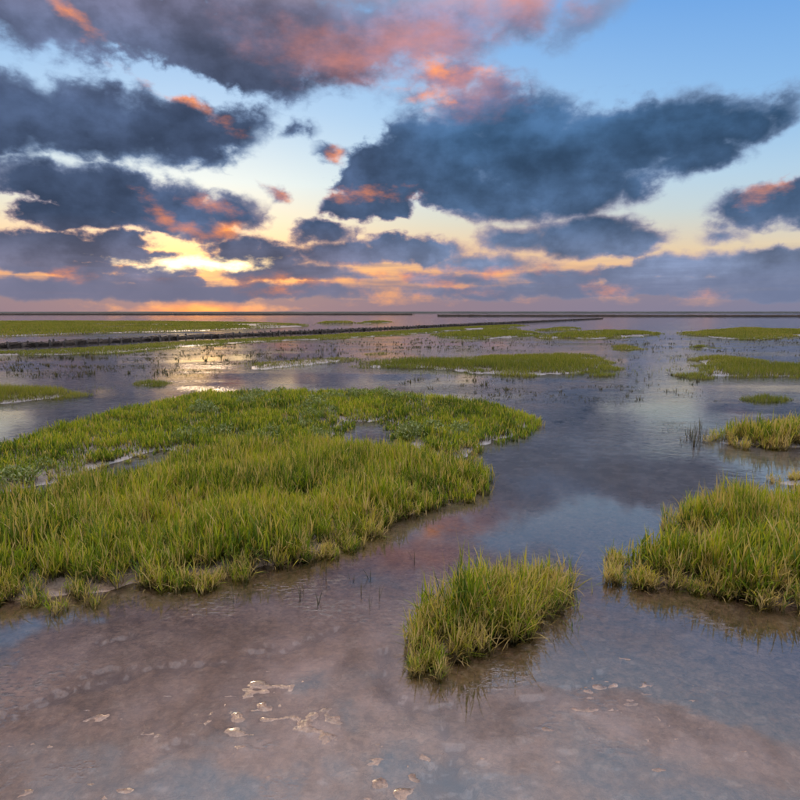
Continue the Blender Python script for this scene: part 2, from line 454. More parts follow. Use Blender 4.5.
# streaks of black anoxic mud seen through the water
STAINS = [([(452, 800), (458, 770), (448, 742), (446, 722)], 0.045, 1.0), ([(432, 800), (440, 775), (455, 760)], 0.05, 0.9),
          ([(20, 708), (60, 695), (95, 680), (130, 672)], 0.06, 0.8), ([(0, 715), (40, 700)], 0.05, 0.6), ([(90, 672), (160, 664), (230, 660)], 0.05, 0.55),
          ([(250, 652), (300, 640), (340, 625)], 0.05, 0.6), ([(382, 650), (388, 690), (412, 706)], 0.05, 0.7), ([(412, 706), (450, 700)], 0.05, 0.5),
          ([(500, 704), (560, 694), (600, 672)], 0.012, 0.5), ([(160, 745), (200, 735)], 0.03, 0.5), ([(100, 640), (140, 632)], 0.03, 0.5)]
STAINS_W = [([ground_at(*p) for p in pl], w_, s_) for pl, w_, s_ in STAINS]
CASTS = [(150, 735, 0.26, 0.14), (190, 722, 0.16, 0.16), (240, 775, 0.22, 0.1), (90, 765, 0.2, 0.08), (20, 660, 0.22, 0.10), (720, 690, 0.34, 0.30), (680, 730, 0.30, 0.16), (760, 760, 0.26, 0.12), (640, 660, 0.2, 0.14), (300, 700, 0.18, 0.06)]
CASTS_W = [(ground_at(a, b), c, d_) for a, b, c, d_ in CASTS]

def ground_z(x, y, want=False):
    r = np.hypot(x, y)
    d = islands_sdf(x, y)
    dn = d + (fbm(x, y, 3.5, 3, 5) - 0.5) * 0.22 + 0.22 * sstep(r, 7.0, 16.0)
    nearf = 1 - sstep(r, 2.5, 7.0)
    bed = -0.012 - 0.018 * fbm(x, y, 0.55, 3, 11)
    bed += (fbm(x, y, 2.3, 4, 23) - 0.5) * 0.016
    # emergent wet flats in the middle distance
    midf = sstep(r, 7, 11) * (1 - sstep(r, 60, 110))
    bed += midf * ((fbm(x, y * 2.0, 0.35, 4, 31) - 0.5) * 0.050 - 0.001)
    bed -= sstep(r, 90, 140) * 0.05
    # near shore: soft mud that barely breaks the surface in patches
    shore = (1 - sstep(r + (fbm(x, y, 0.9, 2, 82) - 0.5) * 1.2, 2.3, 3.3)) * sstep(d, 0.08, 0.5)
    bed += shore * (0.0118 + (fbm(x, y, 1.3, 3, 83) - 0.5) * 0.012 + (fbm(x * 0.8 + 0.3 * y, y * 1.7, 20.0, 2, 85) - 0.5) * 0.018)
    # runnels where water stands over black mud
    st = np.zeros_like(x)
    sk = k = (r < 5)
    xx, yy = x[k], y[k]
    n1 = fbm(x[sk], y[sk], 14.0, 3, 61) - 0.5
    n2 = fbm(x[sk], y[sk], 3.0, 3, 67) - 0.5
    n0 = fbm(x[sk], y[sk], 34.0, 2, 63) - 0.5
    s = np.zeros_like(xx)
    for pl, wd, stn in STAINS_W:
        dd = np.full(xx.shape, 1e9)
        for (ax, ay), (bx, by) in zip(pl[:-1], pl[1:]):
            ex, ey = bx - ax, by - ay
            t = np.clip(((xx - ax) * ex + (yy - ay) * ey) / (ex * ex + ey * ey), 0, 1)
            dd = np.minimum(dd, np.hypot(xx - ax - ex * t, yy - ay - ey * t))
        s = np.maximum(s, stn * (1 - sstep(dd + n1 * 0.10 + n0 * 0.08 + n2 * 0.05, -wd * 0.05, wd * 1.2)))
    st[sk] = s
    stain_dip = sstep(st, 0.1, 0.8)
    # worm casts and ripple crests that just break the surface
    cz = np.zeros_like(x)
    k = (r < 5)
    xx, yy = x[k], y[k]
    m = np.zeros_like(xx)
    for (c, sx_, sy_) in CASTS_W:
        m = np.maximum(m, np.exp(-(((xx - c[0]) / sx_) ** 2 + ((yy - c[1]) / sy_) ** 2) * 1.3))
    rip = 1 - np.abs(2 * fbm(xx * 0.8 + 0.4 * yy, yy * 1.5, 18.0, 2, 41) - 1)
    gate = sstep(fbm(xx, yy, 9.0, 2, 43) + 0.35 * m, 0.58, 0.74)
    low = sstep(rip, 0.80, 0.98)
    cz[k] = low * gate * (0.003 + 0.0055 * m)
    pm = sstep(m, 0.15, 0.6)
    bed[k] = bed[k] * (1 - 0.75 * pm) - 0.0085 * 0.75 * pm
    cz[k] += (fbm(xx, yy, 30.0, 2, 47) - 0.5) * 0.006
    bed = bed + cz
    # banks under the grass
    bank = sstep(-dn, 0.0, 0.20)
    lump = (fbm(x, y, 12.0, 3, 51) - 0.5) * 0.05
    bed = bed - 0.024 * stain_dip
    z = bed * (1 - bank) + (0.022 + lump) * bank
    return (z, st, bank) if want else z

# ================================================================== materials
def new_mat(name):
    m = bpy.data.materials.new(name); m.use_nodes = True
    m.node_tree.nodes.clear()
    n = N(m.node_tree)
    out = n.node('ShaderNodeOutputMaterial')
    return m, n, out

def attr(n, name):
    a = n.node('ShaderNodeAttribute', attribute_name=name)
    return a.outputs['Fac']

def mud_material():
    m, n, out = new_mat("wet_mud")
    geo = n.node('ShaderNodeNewGeometry')
    P = geo.outputs['Position']
    a, _ = n.noise(P, 0.9, 5.0, 0.6)
    b, _ = n.noise(P, 5.5, 6.0, 0.65)
    c, _ = n.noise(P, 38.0, 5.0, 0.65)
    col = n.ramp(n.step(a, 0.32, 0.68), [(0.0, (0.38, 0.25, 0.165, 1)), (0.5, (0.46, 0.32, 0.225, 1)), (1.0, (0.54, 0.41, 0.31, 1))])
    col = n.mix(n.step(b, 0.36, 0.70, 0.0, 0.75), col, (0.30, 0.215, 0.16, 1))
    col = n.mix(n.step(b, 0.44, 0.26, 0.0, 0.55), col, (0.50, 0.395, 0.31, 1))
    e, _ = n.noise(P, 15.0, 4.0, 0.6, 0.6)
    col = n.mix(n.step(e, 0.54, 0.66, 0.0, 0.6), col, (0.13, 0.095, 0.08, 1))
    col = n.mix(n.step(e, 0.44, 0.34, 0.0, 0.65), col, (0.56, 0.46, 0.37, 1))
    col = n.scale(col, n.step(c, 0.32, 0.68, 0.60, 1.25))
    g, _ = n.noise(n.v('MULTIPLY', P, (0.9, 1.4, 1.0)), 11.0, 5.0, 0.62, 0.8)
    wr = n.step(n.m('ABSOLUTE', n.m('SUBTRACT', g, 0.5)), 0.030, 0.0)                      # thin dark lines, crease shade painted in where relief shading is weak
    col = n.mix(n.m('MULTIPLY', wr, n.step(a, 0.42, 0.58, 0.05, 0.55)), col, (0.10, 0.075, 0.065, 1))
    # exposed mud painted darker to offset its bright lighting beside the submerged mud
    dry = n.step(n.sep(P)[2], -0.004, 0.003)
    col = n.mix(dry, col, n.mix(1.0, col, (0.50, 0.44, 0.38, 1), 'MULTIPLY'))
    # mud painted paler and greyer with distance, for the open water's silver sheen
    col = n.mix(n.m('MULTIPLY', n.step(n.v('LENGTH', P), 3.6, 7.0), 0.8), col, n.scale((0.62, 0.63, 0.67), n.step(b, 0.3, 0.7, 0.75, 1.15)))
    # dark anoxic streaks
    col = n.mix(n.m('MULTIPLY', attr(n, 'stain'), 0.95), col, (0.014, 0.020, 0.036, 1))
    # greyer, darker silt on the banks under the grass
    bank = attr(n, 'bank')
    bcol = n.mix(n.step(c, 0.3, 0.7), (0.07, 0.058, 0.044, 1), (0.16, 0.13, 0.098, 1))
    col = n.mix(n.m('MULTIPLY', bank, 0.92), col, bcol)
    d = n.node('ShaderNodeBsdfPrincipled')
    n.put(d.inputs['Base Color'], col)
    n.put(d.inputs['Roughness'], n.m('ADD', n.step(b, 0.3, 0.7, 0.16, 0.34), n.m('MULTIPLY', bank, 0.35)))
    d.inputs['Specular IOR Level'].default_value = 0.5
    n.put(d.inputs['Coat Weight'], n.m('SUBTRACT', 1.0, bank))
    d.inputs['Coat Roughness'].default_value = 0.12
    d.inputs['Coat IOR'].default_value = 1.4
    bump = n.node('ShaderNodeBump')
    bump.inputs['Strength'].default_value = 0.8
    bump.inputs['Distance'].default_value = 0.009
    n.put(bump.inputs['Height'], n.m('ADD', n.m('MULTIPLY', c, 0.6), b))
    n.put(d.inputs['Normal'], bump.outputs[0])
    n.t.links.new(d.outputs[0], out.inputs[0])
    return m

def water_material():
    m, n, out = new_mat("shallow_water")
    geo = n.node('ShaderNodeNewGeometry')
    P = geo.outputs['Position']
    a, _ = n.noise(n.v('MULTIPLY', P, (0.45, 1.5, 1.0)), 0.26, 4.0, 0.6)
    r1, _ = n.noise(n.v('MULTIPLY', P, (0.75, 1.3, 1.0)), 9.0, 3.0, 0.55)
    r2, _ = n.noise(n.v('MULTIPLY', P, (0.6, 1.2, 1.0)), 26.0, 2.0, 0.5)
    dist = n.v('LENGTH', P)
    ruffle = n.m('MULTIPLY', n.step(a, 0.42, 0.60, 0.16, 1.0), n.step(dist, 4.6, 7.5, 0.03, 1.0))
    # film of water clinging to ripples and worm casts that nearly break the surface
    pz, _ = n.noise(n.v('ADD', P, (4.7, 1.9, 0.0)), 1.1, 3.0, 0.6)
    fz, _ = n.noise(n.v('MULTIPLY', P, (0.8, 1.5, 1.0)), 30.0, 3.0, 0.6)
    film = n.m('MULTIPLY', n.step(fz, 0.50, 0.72), n.m('MULTIPLY', n.step(pz, 0.55, 0.68), n.step(dist, 4.6, 3.2)))
    bump = n.node('ShaderNodeBump')
    n.put(bump.inputs['Strength'], ruffle)
    bump.inputs['Distance'].default_value = 0.0055
    n.put(bump.inputs['Height'], n.m('ADD', r1, n.m('MULTIPLY', r2, 0.35)))
    bump2 = n.node('ShaderNodeBump')
    bump2.inputs['Strength'].default_value = 0.22
    bump2.inputs['Distance'].default_value = 0.008
    n.put(bump2.inputs['Height'], film)
    n.put(bump2.inputs['Normal'], bump.outputs[0])
    bump = bump2
    fr = n.node('ShaderNodeFresnel'); fr.inputs[0].default_value = 2.5
    n.put(fr.inputs['Normal'], bump.outputs[0])
    gl = n.node('ShaderNodeBsdfGlossy'); gl.inputs['Roughness'].default_value = 0.02
    n.put(gl.inputs['Normal'], bump.outputs[0])
    tr = n.node('ShaderNodeBsdfTransparent'); tr.inputs[0].default_value = (0.97, 0.955, 0.94, 1)
    mx = n.node('ShaderNodeMixShader')
    n.t.links.new(fr.outputs[0], mx.inputs[0])
    n.t.links.new(tr.outputs[0], mx.inputs[1])
    n.t.links.new(gl.outputs[0], mx.inputs[2])
    n.t.links.new(mx.outputs[0], out.inputs[0])
    return m

def blade_material(name, greens, straw, base, trans=0.45):
    m, n, out = new_mat(name)
    tint = attr(n, 'tint'); up = attr(n, 'up')
    oi = n.node('ShaderNodeObjectInfo')
    tint = n.m('ADD', tint, n.m('MULTIPLY', n.m('SUBTRACT', oi.outputs['Random'], 0.5), 0.22), clamp=True)
    col = n.ramp(tint, greens)
    col = n.mix(n.step(up, 0.60, 1.0, 0.0, 0.28), col, straw)            # sun-bleached tips
    col = n.mix(n.step(up, 0.58, 0.06, 0.0, 0.94), col, base)            # silt left by the tide on the lower stems, darkened further for contrast
    d = n.node('ShaderNodeBsdfPrincipled')
    n.put(d.inputs['Base Color'], col)
    d.inputs['Roughness'].default_value = 0.48
    d.inputs['Specular IOR Level'].default_value = 0.35
    t = n.node('ShaderNodeBsdfTranslucent')
    n.put(t.inputs[0], n.mix(1.0, col, (1.15, 1.1, 0.6, 1), 'MULTIPLY'))
    mx = n.node('ShaderNodeMixShader'); mx.inputs[0].default_value = trans
    n.t.links.new(d.outputs[0], mx.inputs[1]); n.t.links.new(t.outputs[0], mx.inputs[2])
    n.t.links.new(mx.outputs[0], out.inputs[0])
    return m

def plain_noise_material(name, c1, c2, scale, rough=0.8, bump=0.4, stretch=(1, 1, 1)):
    m, n, out = new_mat(name)
    tcn = n.node('ShaderNodeTexCoord')
    a, _ = n.noise(n.v('MULTIPLY', tcn.outputs['Object'], stretch), scale, 5.0, 0.6)
    d = n.node('ShaderNodeBsdfPrincipled')
    n.put(d.inputs['Base Color'], n.mix(n.step(a, 0.3, 0.7), c1, c2))
    d.inputs['Roughness'].default_value = rough
    b = n.node('ShaderNodeBump'); b.inputs['Strength'].default_value = bump; b.inputs['Distance'].default_value = 0.01
    n.put(b.inputs['Height'], a); n.put(d.inputs['Normal'], b.outputs[0])
    n.t.links.new(d.outputs[0], out.inputs[0])
    return m

GREENS = [(0.0, (0.05, 0.11, 0.012, 1)), (0.30, (0.16, 0.26, 0.014, 1)), (0.60, (0.32, 0.40, 0.020, 1)), (0.78, (0.50, 0.46, 0.04, 1)), (0.86, (0.52, 0.40, 0.13, 1)), (1.0, (0.58, 0.45, 0.20, 1))]
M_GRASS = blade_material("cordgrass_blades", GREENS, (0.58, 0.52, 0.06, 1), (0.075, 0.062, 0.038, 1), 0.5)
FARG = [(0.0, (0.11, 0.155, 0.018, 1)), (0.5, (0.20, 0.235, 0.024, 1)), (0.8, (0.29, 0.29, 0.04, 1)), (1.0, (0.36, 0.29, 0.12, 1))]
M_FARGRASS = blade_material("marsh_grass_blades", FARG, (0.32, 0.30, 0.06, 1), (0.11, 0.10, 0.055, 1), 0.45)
PURS = [(0.0, (0.11, 0.16, 0.04, 1)), (0.6, (0.20, 0.26, 0.075, 1)), (1.0, (0.30, 0.34, 0.12, 1))]
M_PURSLANE = blade_material("purslane_leaves", PURS, (0.33, 0.36, 0.16, 1), (0.14, 0.14, 0.07, 1), 0.25)
DARKG = [(0.0, (0.035, 0.045, 0.018, 1)), (0.6, (0.085, 0.085, 0.03, 1)), (1.0, (0.16, 0.12, 0.06, 1))]
M_SPRIG = blade_material("dark_sprig_blades", DARKG, (0.16, 0.13, 0.05, 1), (0.05, 0.042, 0.03, 1), 0.3)
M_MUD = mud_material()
M_WATER = water_material()
M_POST = plain_noise_material("weathered_post_wood", (0.025, 0.020, 0.016, 1), (0.11, 0.095, 0.08, 1), 9.0, stretch=(1, 1, 0.2))
M_BRUSH = plain_noise_material("brushwood_twigs", (0.020, 0.015, 0.011, 1), (0.085, 0.064, 0.045, 1), 14.0)
M_DIKE = plain_noise_material("distant_dike_turf", (0.018, 0.026, 0.022, 1), (0.035, 0.042, 0.036, 1), 0.02, bump=0.0)
M_WRACK = plain_noise_material("rotting_weed", (0.012, 0.014, 0.010, 1), (0.05, 0.042, 0.026, 1), 30.0, rough=0.5)

# ================================================================== mudflat and water
def axis(fine_lo, fine_hi, step, grow, lo, hi):
    mid = list(np.arange(fine_lo, fine_hi, step))
    a = []; s = step; p = mid[-1]
    while p < hi:
        s *= grow; p += s; a.append(p)
    b = []; s = step; p = mid[0]
    while p > lo:
        s *= grow; p -= s; b.append(p)
    return np.array(b[::-1] + mid + a)

gx = axis(-2.0, 2.0, 0.0125, 1.045, -9000, 9000)
gy = axis(1.6, 3.2, 0.0125, 1.045, -400, 12000)
X, Y = np.meshgrid(gx, gy)
Z, ST, BK = ground_z(X.ravel(), Y.ravel(), want=True)
V = np.stack([X.ravel(), Y.ravel(), Z], 1)
nx, ny = len(gx), len(gy)
i0 = (np.arange(ny - 1)[:, None] * nx + np.arange(nx - 1)[None, :]).ravel()
Fq = np.stack([i0, i0 + 1, i0 + nx + 1, i0 + nx], 1)
me = mesh_from("mudflat", V, Fq.ravel(), np.full(len(Fq), 4), dict(stain=ST, bank=BK))
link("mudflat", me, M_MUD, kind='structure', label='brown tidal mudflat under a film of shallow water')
wx = (-9000, 9000); wy = (-400, 12000)
me = mesh_from("water", np.array([(wx[0], wy[0], 0), (wx[1], wy[0], 0), (wx[1], wy[1], 0), (wx[0], wy[1], 0)], float), np.array([0, 1, 2, 3]), np.array([4]), smooth=False)
link("water", me, M_WATER, kind='structure', label='still shallow tidal water mirroring the sunset clouds')

# ================================================================== blades
def blades(base, length, az, lean, bend, width, tint, twist, up0=None, up1=None, seg=3):
    """curved tapering leaves; every argument an array over the leaves. Returns verts, faces, loop totals, tint, up"""
    n = len(length)
    dx, dy = np.cos(az), np.sin(az)
    px, py = -np.sin(az + twist), np.cos(az + twist)
    rows = []; ups = []
    pos = base.copy()
    ang = lean.copy()
    if up0 is None: up0 = np.zeros(n)
    if up1 is None: up1 = np.ones(n)
    wf = {3: [0.75, 1.0, 0.66], 2: [1.0, 0.75], 4: [0.7, 1.0, 0.85, 0.5]}[seg]
    for s in range(seg):
        f = s / seg
        hw = (width * wf[s] * 0.5)[:, None]
        off = np.stack([px, py, np.zeros(n)], 1) * hw
        rows.append(pos - off); rows.append(pos + off)
        ups += [up0 + (up1 - up0) * f] * 2
        st = length / seg
        pos = pos + np.stack([dx * np.sin(ang) * st, dy * np.sin(ang) * st, np.cos(ang) * st], 1)
        ang = ang + bend / seg
    rows.append(pos); ups.append(up1)
    k = 2 * seg + 1
    V = np.stack(rows, 1).reshape(-1, 3)
    U = np.stack(ups, 1).reshape(-1)
    T = np.repeat(tint, k)
    b = np.arange(n) * k
    quads = np.concatenate([np.stack([b + 2 * s, b + 2 * s + 1, b + 2 * s + 3, b + 2 * s + 2], 1) for s in range(seg - 1)])
    tris = np.stack([b + 2 * seg - 2, b + 2 * seg - 1, b + 2 * seg], 1)
    fl = np.concatenate([quads.ravel(), tris.ravel()])
    lt = np.concatenate([np.full(len(quads), 4), np.full(len(tris), 3)])
    return V, fl, lt, T, U

def shoots(bx, by, bz, h, straw, width=0.006, leaves=4, splay=1.0, seg=3, r=rng, patch=None):
    """cordgrass shoots: a stem and alternate leaves that leave it higher and higher"""
    n = len(bx)
    B = []; L = []; A = []; LE = []; BE = []; W = []; T = []; TW = []; U0 = []; U1 = []
    az0 = r.uniform(0, 2 * np.pi, n)
    slean = np.abs(r.normal(0, 0.14, n)) * splay
    saz = r.uniform(0, 2 * np.pi, n)
    dry = r.uniform(0, 1, n) < straw
    base_t = np.clip(r.normal(0.34, 0.23, n) + (0 if patch is None else patch), 0, 0.80)
    base_t = np.where(dry, r.uniform(0.82, 1.0, n), base_t)
    sl = h * r.uniform(0.55, 0.8, n)
    base = np.stack([bx, by, bz], 1)
    B.append(base); L.append(sl); A.append(saz); LE.append(slean); BE.append(np.zeros(n)); W.append(np.full(n, width * 0.7)); T.append(np.clip(base_t + 0.1, 0, 1)); TW.append(r.uniform(-1.5, 1.5, n))
    U0.append(np.zeros(n)); U1.append(sl / h)
    for k in range(leaves):
        f = (k + r.uniform(0.1, 0.8, n)) / leaves * 0.9
        st = sl * f
        p = base + np.stack([np.cos(saz) * np.sin(slean) * st, np.sin(saz) * np.sin(slean) * st, np.cos(slean) * st], 1)
        ln = h * r.uniform(0.42, 0.72, n) * (1 - 0.28 * f)
        B.append(p); L.append(ln); A.append(az0 + k * np.pi + r.normal(0, 0.6, n))
        le = np.clip(r.normal(0.42 - 0.22 * f, 0.20, n) * splay, 0.03, 1.3); be = np.clip(r.normal(0.35, 0.35, n), -0.2, 1.5) * splay
        broken = r.uniform(0, 1, n) < 0.09
        le = np.where(broken, r.uniform(0.9, 1.75, n), le); be = np.where(broken, r.uniform(-0.3, 1.6, n), be)
        LE.append(le); BE.append(be)
        W.append(width * r.uniform(0.7, 1.25, n)); TW.append(r.normal(0, 0.5, n))
        lt_ = base_t + r.normal(0, 0.08, n)
        lt_ = np.where((r.uniform(0, 1, n) < straw * (1.2 - f)), r.uniform(0.8, 1.0, n), lt_)
        T.append(np.clip(lt_, 0, 1)); U0.append(f * sl / h); U1.append(np.minimum(f * sl / h + ln / h * 0.95, 1.0))
    m = max(1, int(n * 0.10))
    pick = r.integers(0, n, m)
    B.append(base[pick] + np.stack([r.normal(0, .012, m), r.normal(0, .012, m), np.zeros(m)], 1)); L.append(h[pick] * r.uniform(0.95, 1.28, m)); A.append(r.uniform(0, 6.28, m))
    LE.append(np.abs(r.normal(0, 0.22, m)) * splay); BE.append(r.normal(0.1, 0.3, m)); W.append(np.full(m, width * 0.55)); T.append(r.uniform(0.8, 1.0, m)); TW.append(r.uniform(-1.5, 1.5, m)); U0.append(np.full(m, .3)); U1.append(np.full(m, .7))
    c = lambda q: np.concatenate(q)
    return blades(c(B), c(L), c(A), c(LE), c(BE), c(W), c(T), c(TW), c(U0), c(U1), seg)

def simple_blades(bx, by, bz, h, straw, width, r=rng, lean=0.28, patch=None, seg=2):
    n = len(bx)
    t = np.clip(r.normal(0.45, 0.2, n) + (0 if patch is None else patch), 0, 0.8)
    t = np.where(r.uniform(0, 1, n) < straw, r.uniform(0.8, 1, n), t)
    return blades(np.stack([bx, by, bz], 1), h * r.uniform(0.6, 1.15, n), r.uniform(0, 2 * np.pi, n), np.abs(r.normal(0, lean, n)), r.normal(0.25, 0.3, n),
                  width * r.uniform(0.7, 1.3, n), t, r.normal(0, 0.7, n), seg=seg)

def blade_mesh(name, data):
    V, fl, lt, T, U = data
    return mesh_from(name, V, fl, lt, dict(tint=T, up=U))

def join(datas):
    Vs = []; fls = []; Ts = []; Us = []; lts = []; off = 0
    for V, fl, lt, T, U in datas:
        Vs.append(V); fls.append(fl + off); lts.append(lt); Ts.append(T); Us.append(U); off += len(V)
    return np.concatenate(Vs), np.concatenate(fls), np.concatenate(lts), np.concatenate(Ts), np.concatenate(Us)

def spread(I, density, edge_noise=0.10, seed=3, jitter=None):
    """random points inside the outline, edge made ragged"""
    out = []
    for P in I['world']:
        xs = [p[0] for p in P]; ys = [p[1] for p in P]
        w_, h_ = max(xs) - min(xs) + 0.4, max(ys) - min(ys) + 0.4
        n = int(w_ * h_ * density)
        x = rng.uniform(min(xs) - .2, max(xs) + .2, n); y = rng.uniform(min(ys) - .2, max(ys) + .2, n)
        d = poly_sdf(x, y, P)
        sc = edge_noise
        d = d + (fbm(x, y, 0.45 / sc, 3, seed) - 0.5) * 2.6 * sc
        k = d < 0.03 + np.where(rng.uniform(0, 1, n) < 0.07, rng.exponential(0.5 * sc, n), 0.0)
        out.append(np.stack([x[k], y[k], d[k]], 1))
    return np.concatenate(out)

# prototypes of a cordgrass tuft, shared by all tufts that stand as parts
def tuft_data(seed, straw, h=1.0, n=20, rad=0.075, splay=1.15, width=0.0066):
    r = np.random.default_rng(seed)
    a = r.uniform(0, 2 * np.pi, n); q = np.sqrt(r.uniform(0, 1, n)) * rad
    hh = h * r.uniform(0.62, 1.08, n)
    return shoots(q * np.cos(a), q * np.sin(a), np.full(n, -0.012), hh, straw, width=width, r=r, splay=splay)

def near_island(I, step, max_parts, nvar=9, edge_splay=1.5, width=0.0068, per=18, taper=None, patchiness=0.2):
    cx = float(np.mean([p[0] for P in I['world'] for p in P])); cy = float(np.mean([p[1] for P in I['world'] for p in P]))
    root = link('grass_bed', None, loc=(cx, cy, 0.0), label=I['label'], category='marsh grass', group='beds and tussocks of marsh grass')
    pts = spread(I, 1.0 / (step * step), 0.035 if I['key'] == 'clump' else 0.07)
    x, y, d = pts.T
    z = ground_z(x, y)
    dist = np.hypot(x, y)
    order = np.argsort(dist - 0.25 * (d > -0.12))
    inner = [blade_mesh('tuft', tuft_data(100 + i, I['straw'] * (0.5 + 0.12 * i), h=I['h'], n=per, width=width)) for i in range(nvar)]
    edge = [blade_mesh('tuft', tuft_data(300 + i, min(0.75, I['straw'] * 1.6 + 0.04 * i), h=I['h'] * 0.92, n=per, splay=edge_splay, width=width)) for i in range(nvar)]
    for mm in inner + edge: mm.materials.append(M_GRASS)
    hs = 0.94 + 1.0 * (fbm(x, y, 2.6, 3, 77) - 0.5)
    if taper: hs = hs * taper(x, y)
    edge_small = 0.72 + 0.28 * sstep(-d, 0.0, 0.25)
    for i in order[:max_parts]:
        isedge = d[i] > -0.13
        o = link('tuft', (edge if isedge else inner)[random.randrange(nvar)], parent=root, loc=(x[i] - cx, y[i] - cy, z[i]))
        o.rotation_euler = (random.gauss(0, 0.06), random.gauss(0, 0.06), random.uniform(0, 6.283))
        s = hs[i] * edge_small[i]
        o.scale = (s * random.uniform(.9, 1.15), s * random.uniform(.9, 1.15), s * random.uniform(.9, 1.1))
    rest = order[max_parts:]
    # shoots that stand between and behind those tufts
    k = per
    ii = np.repeat(rest, k) if len(rest) else np.zeros(0, int)
    if len(ii):
        a = rng.uniform(0, 2 * np.pi, len(ii)); q = np.sqrt(rng.uniform(0, 1, len(ii))) * 0.085
        bx = x[ii] + q * np.cos(a); by = y[ii] + q * np.sin(a)
        hh = I['h'] * hs[ii] * edge_small[ii] * rng.uniform(0.62, 1.08, len(ii))
        pt = (fbm(bx, by, 1.6, 3, 91) - 0.5) * patchiness * 5
        data = shoots(bx, by, z[ii] - 0.012, hh, I['straw'], width=width * 1.1, leaves=3, patch=pt)
        V, fl, lt, T, U = data
        V = V - np.array([cx, cy, 0])
        link('grass', blade_mesh('grass', (V, fl, lt, T, U)), M_GRASS, parent=root, kind='stuff')
    return root, (cx, cy)

byk = {I['key']: I for I in ISLANDS}

def clump_taper(x, y):
    lx, ly = ground_at(410, 665)
    return 0.72 + 0.42 * sstep(np.hypot(x - lx, y - ly), 0.0, 0.55)

near_island(byk['clump'], 0.062, 300, per=19, taper=clump_taper)
near_island(byk['right'], 0.070, 300, per=19)
near_island(byk['front'], 0.078, 300, per=19)
near_island(byk['dry'], 0.09, 60, per=12)
near_island(byk['rear_right'], 0.10, 120, per=14, width=0.008)
back_root, back_c = near_island(byk['back'], 0.10, 200, per=10, width=0.0085)

# grey-green purslane cushions on the low meadow
def purslane(root, c, zones, n_c):
    B = byk['back']
    vs = []
    pts = spread(B, 6.0, 0.07, seed=5)
    x, y, d = pts.T
    keep = (fbm(x, y, 0.55, 2, 15) > 0.50) & (d < -0.15)
    x, y = x[keep][:n_c], y[keep][:n_c]
    z = ground_z(x, y)
    var = []
    for i in range(6):
        r = np.random.default_rng(900 + i)
        n = 260
        a = r.uniform(0, 2 * np.pi, n); q = np.sqrt(r.uniform(0, 1, n)) * 0.17
        h = 0.15 * (1 - (q / 0.19) ** 2) * r.uniform(0.45, 1.05, n)
        ld = blades(np.stack([q * np.cos(a), q * np.sin(a), h], 1), r.uniform(0.025, 0.045, n), r.uniform(0, 2 * np.pi, n), r.uniform(0.2, 1.2, n), r.uniform(0, 0.6, n),
                    r.uniform(0.010, 0.016, n), np.clip(r.normal(0.5, 0.25, n), 0, 1), r.normal(0, 0.6, n), np.full(n, 0.5), np.full(n, 0.8), seg=2)
        var.append(blade_mesh('purslane_cushion', ld)); var[-1].materials.append(M_PURSLANE)
    for i in range(len(x)):
        o = link('purslane_cushion', var[i % 6], parent=root, kind='stuff', loc=(x[i] - c[0], y[i] - c[1], z[i]))
        o.rotation_euler = (0, 0, random.uniform(0, 6.28)); s = random.uniform(0.8, 1.4); o.scale = (s, s, s * random.uniform(.7, 1.0))
purslane(back_root, back_c, None, 170)

def far_island(I, density, width, hmul=1.0):
    cx = float(np.mean([p[0] for P in I['world'] for p in P])); cy = float(np.mean([p[1] for P in I['world'] for p in P]))
    ext = min(max(q[1] for q in P) - min(q[1] for q in P) for P in I['world'])
    x, y, d = spread(I, density, min(0.9, max(0.07, ext * 0.18))).T
    hole = fbm(x, y, 2.2 / max(1.0, ext * 0.35), 3, 93)
    keep = hole < 0.66
    x, y, d = x[keep], y[keep], d[keep]
    z = ground_z(x, y)
    big = fbm(x, y, 0.5, 3, 70)
    hh = I['h'] * hmul * (0.65 + 0.7 * big) * (0.55 + 0.45 * sstep(-d, 0.0, ext * 0.12))
    pt = (fbm(x, y, 0.30, 3, 71) - 0.5) * 1.0
    V, fl, lt, T, U = simple_blades(x, y, z - 0.01, hh, I['straw'], width, patch=pt)
    V = V - np.array([cx, cy, 0])
    o = link('grass_bed', blade_mesh('grass_bed', (V, fl, lt, T, U)), M_FARGRASS, loc=(cx, cy, 0), label=I['label'], category='marsh grass', group='beds and tussocks of marsh grass')
    if key.startswith('strip'): o['kind'] = 'stuff'
    return len(x)

for key, den, wd in (('left', 1900, .007), ('left_tuft', 1500, .008), ('patch', 1800, .008), ('mid', 650, .012), ('mid_right', 650, .012), ('islet', 700, .014), ('islet2', 600, .014),
                     ('strip', 240, .012), ('strip1', 240, .012), ('strip2', 240, .012), ('far_ragged1', 130, .032), ('far_wisp1', 70, .045), ('far_slivers1', 20, .11), ('far_mid', 120, .035), ('far_right', 120, .035), ('far_ragged', 130, .032), ('far_wisp', 70, .045), ('dam_front', 300, .018), ('dam_behind', 36, .06), ('far_slivers', 20, .11)):
    far_island(byk[key], den, wd)

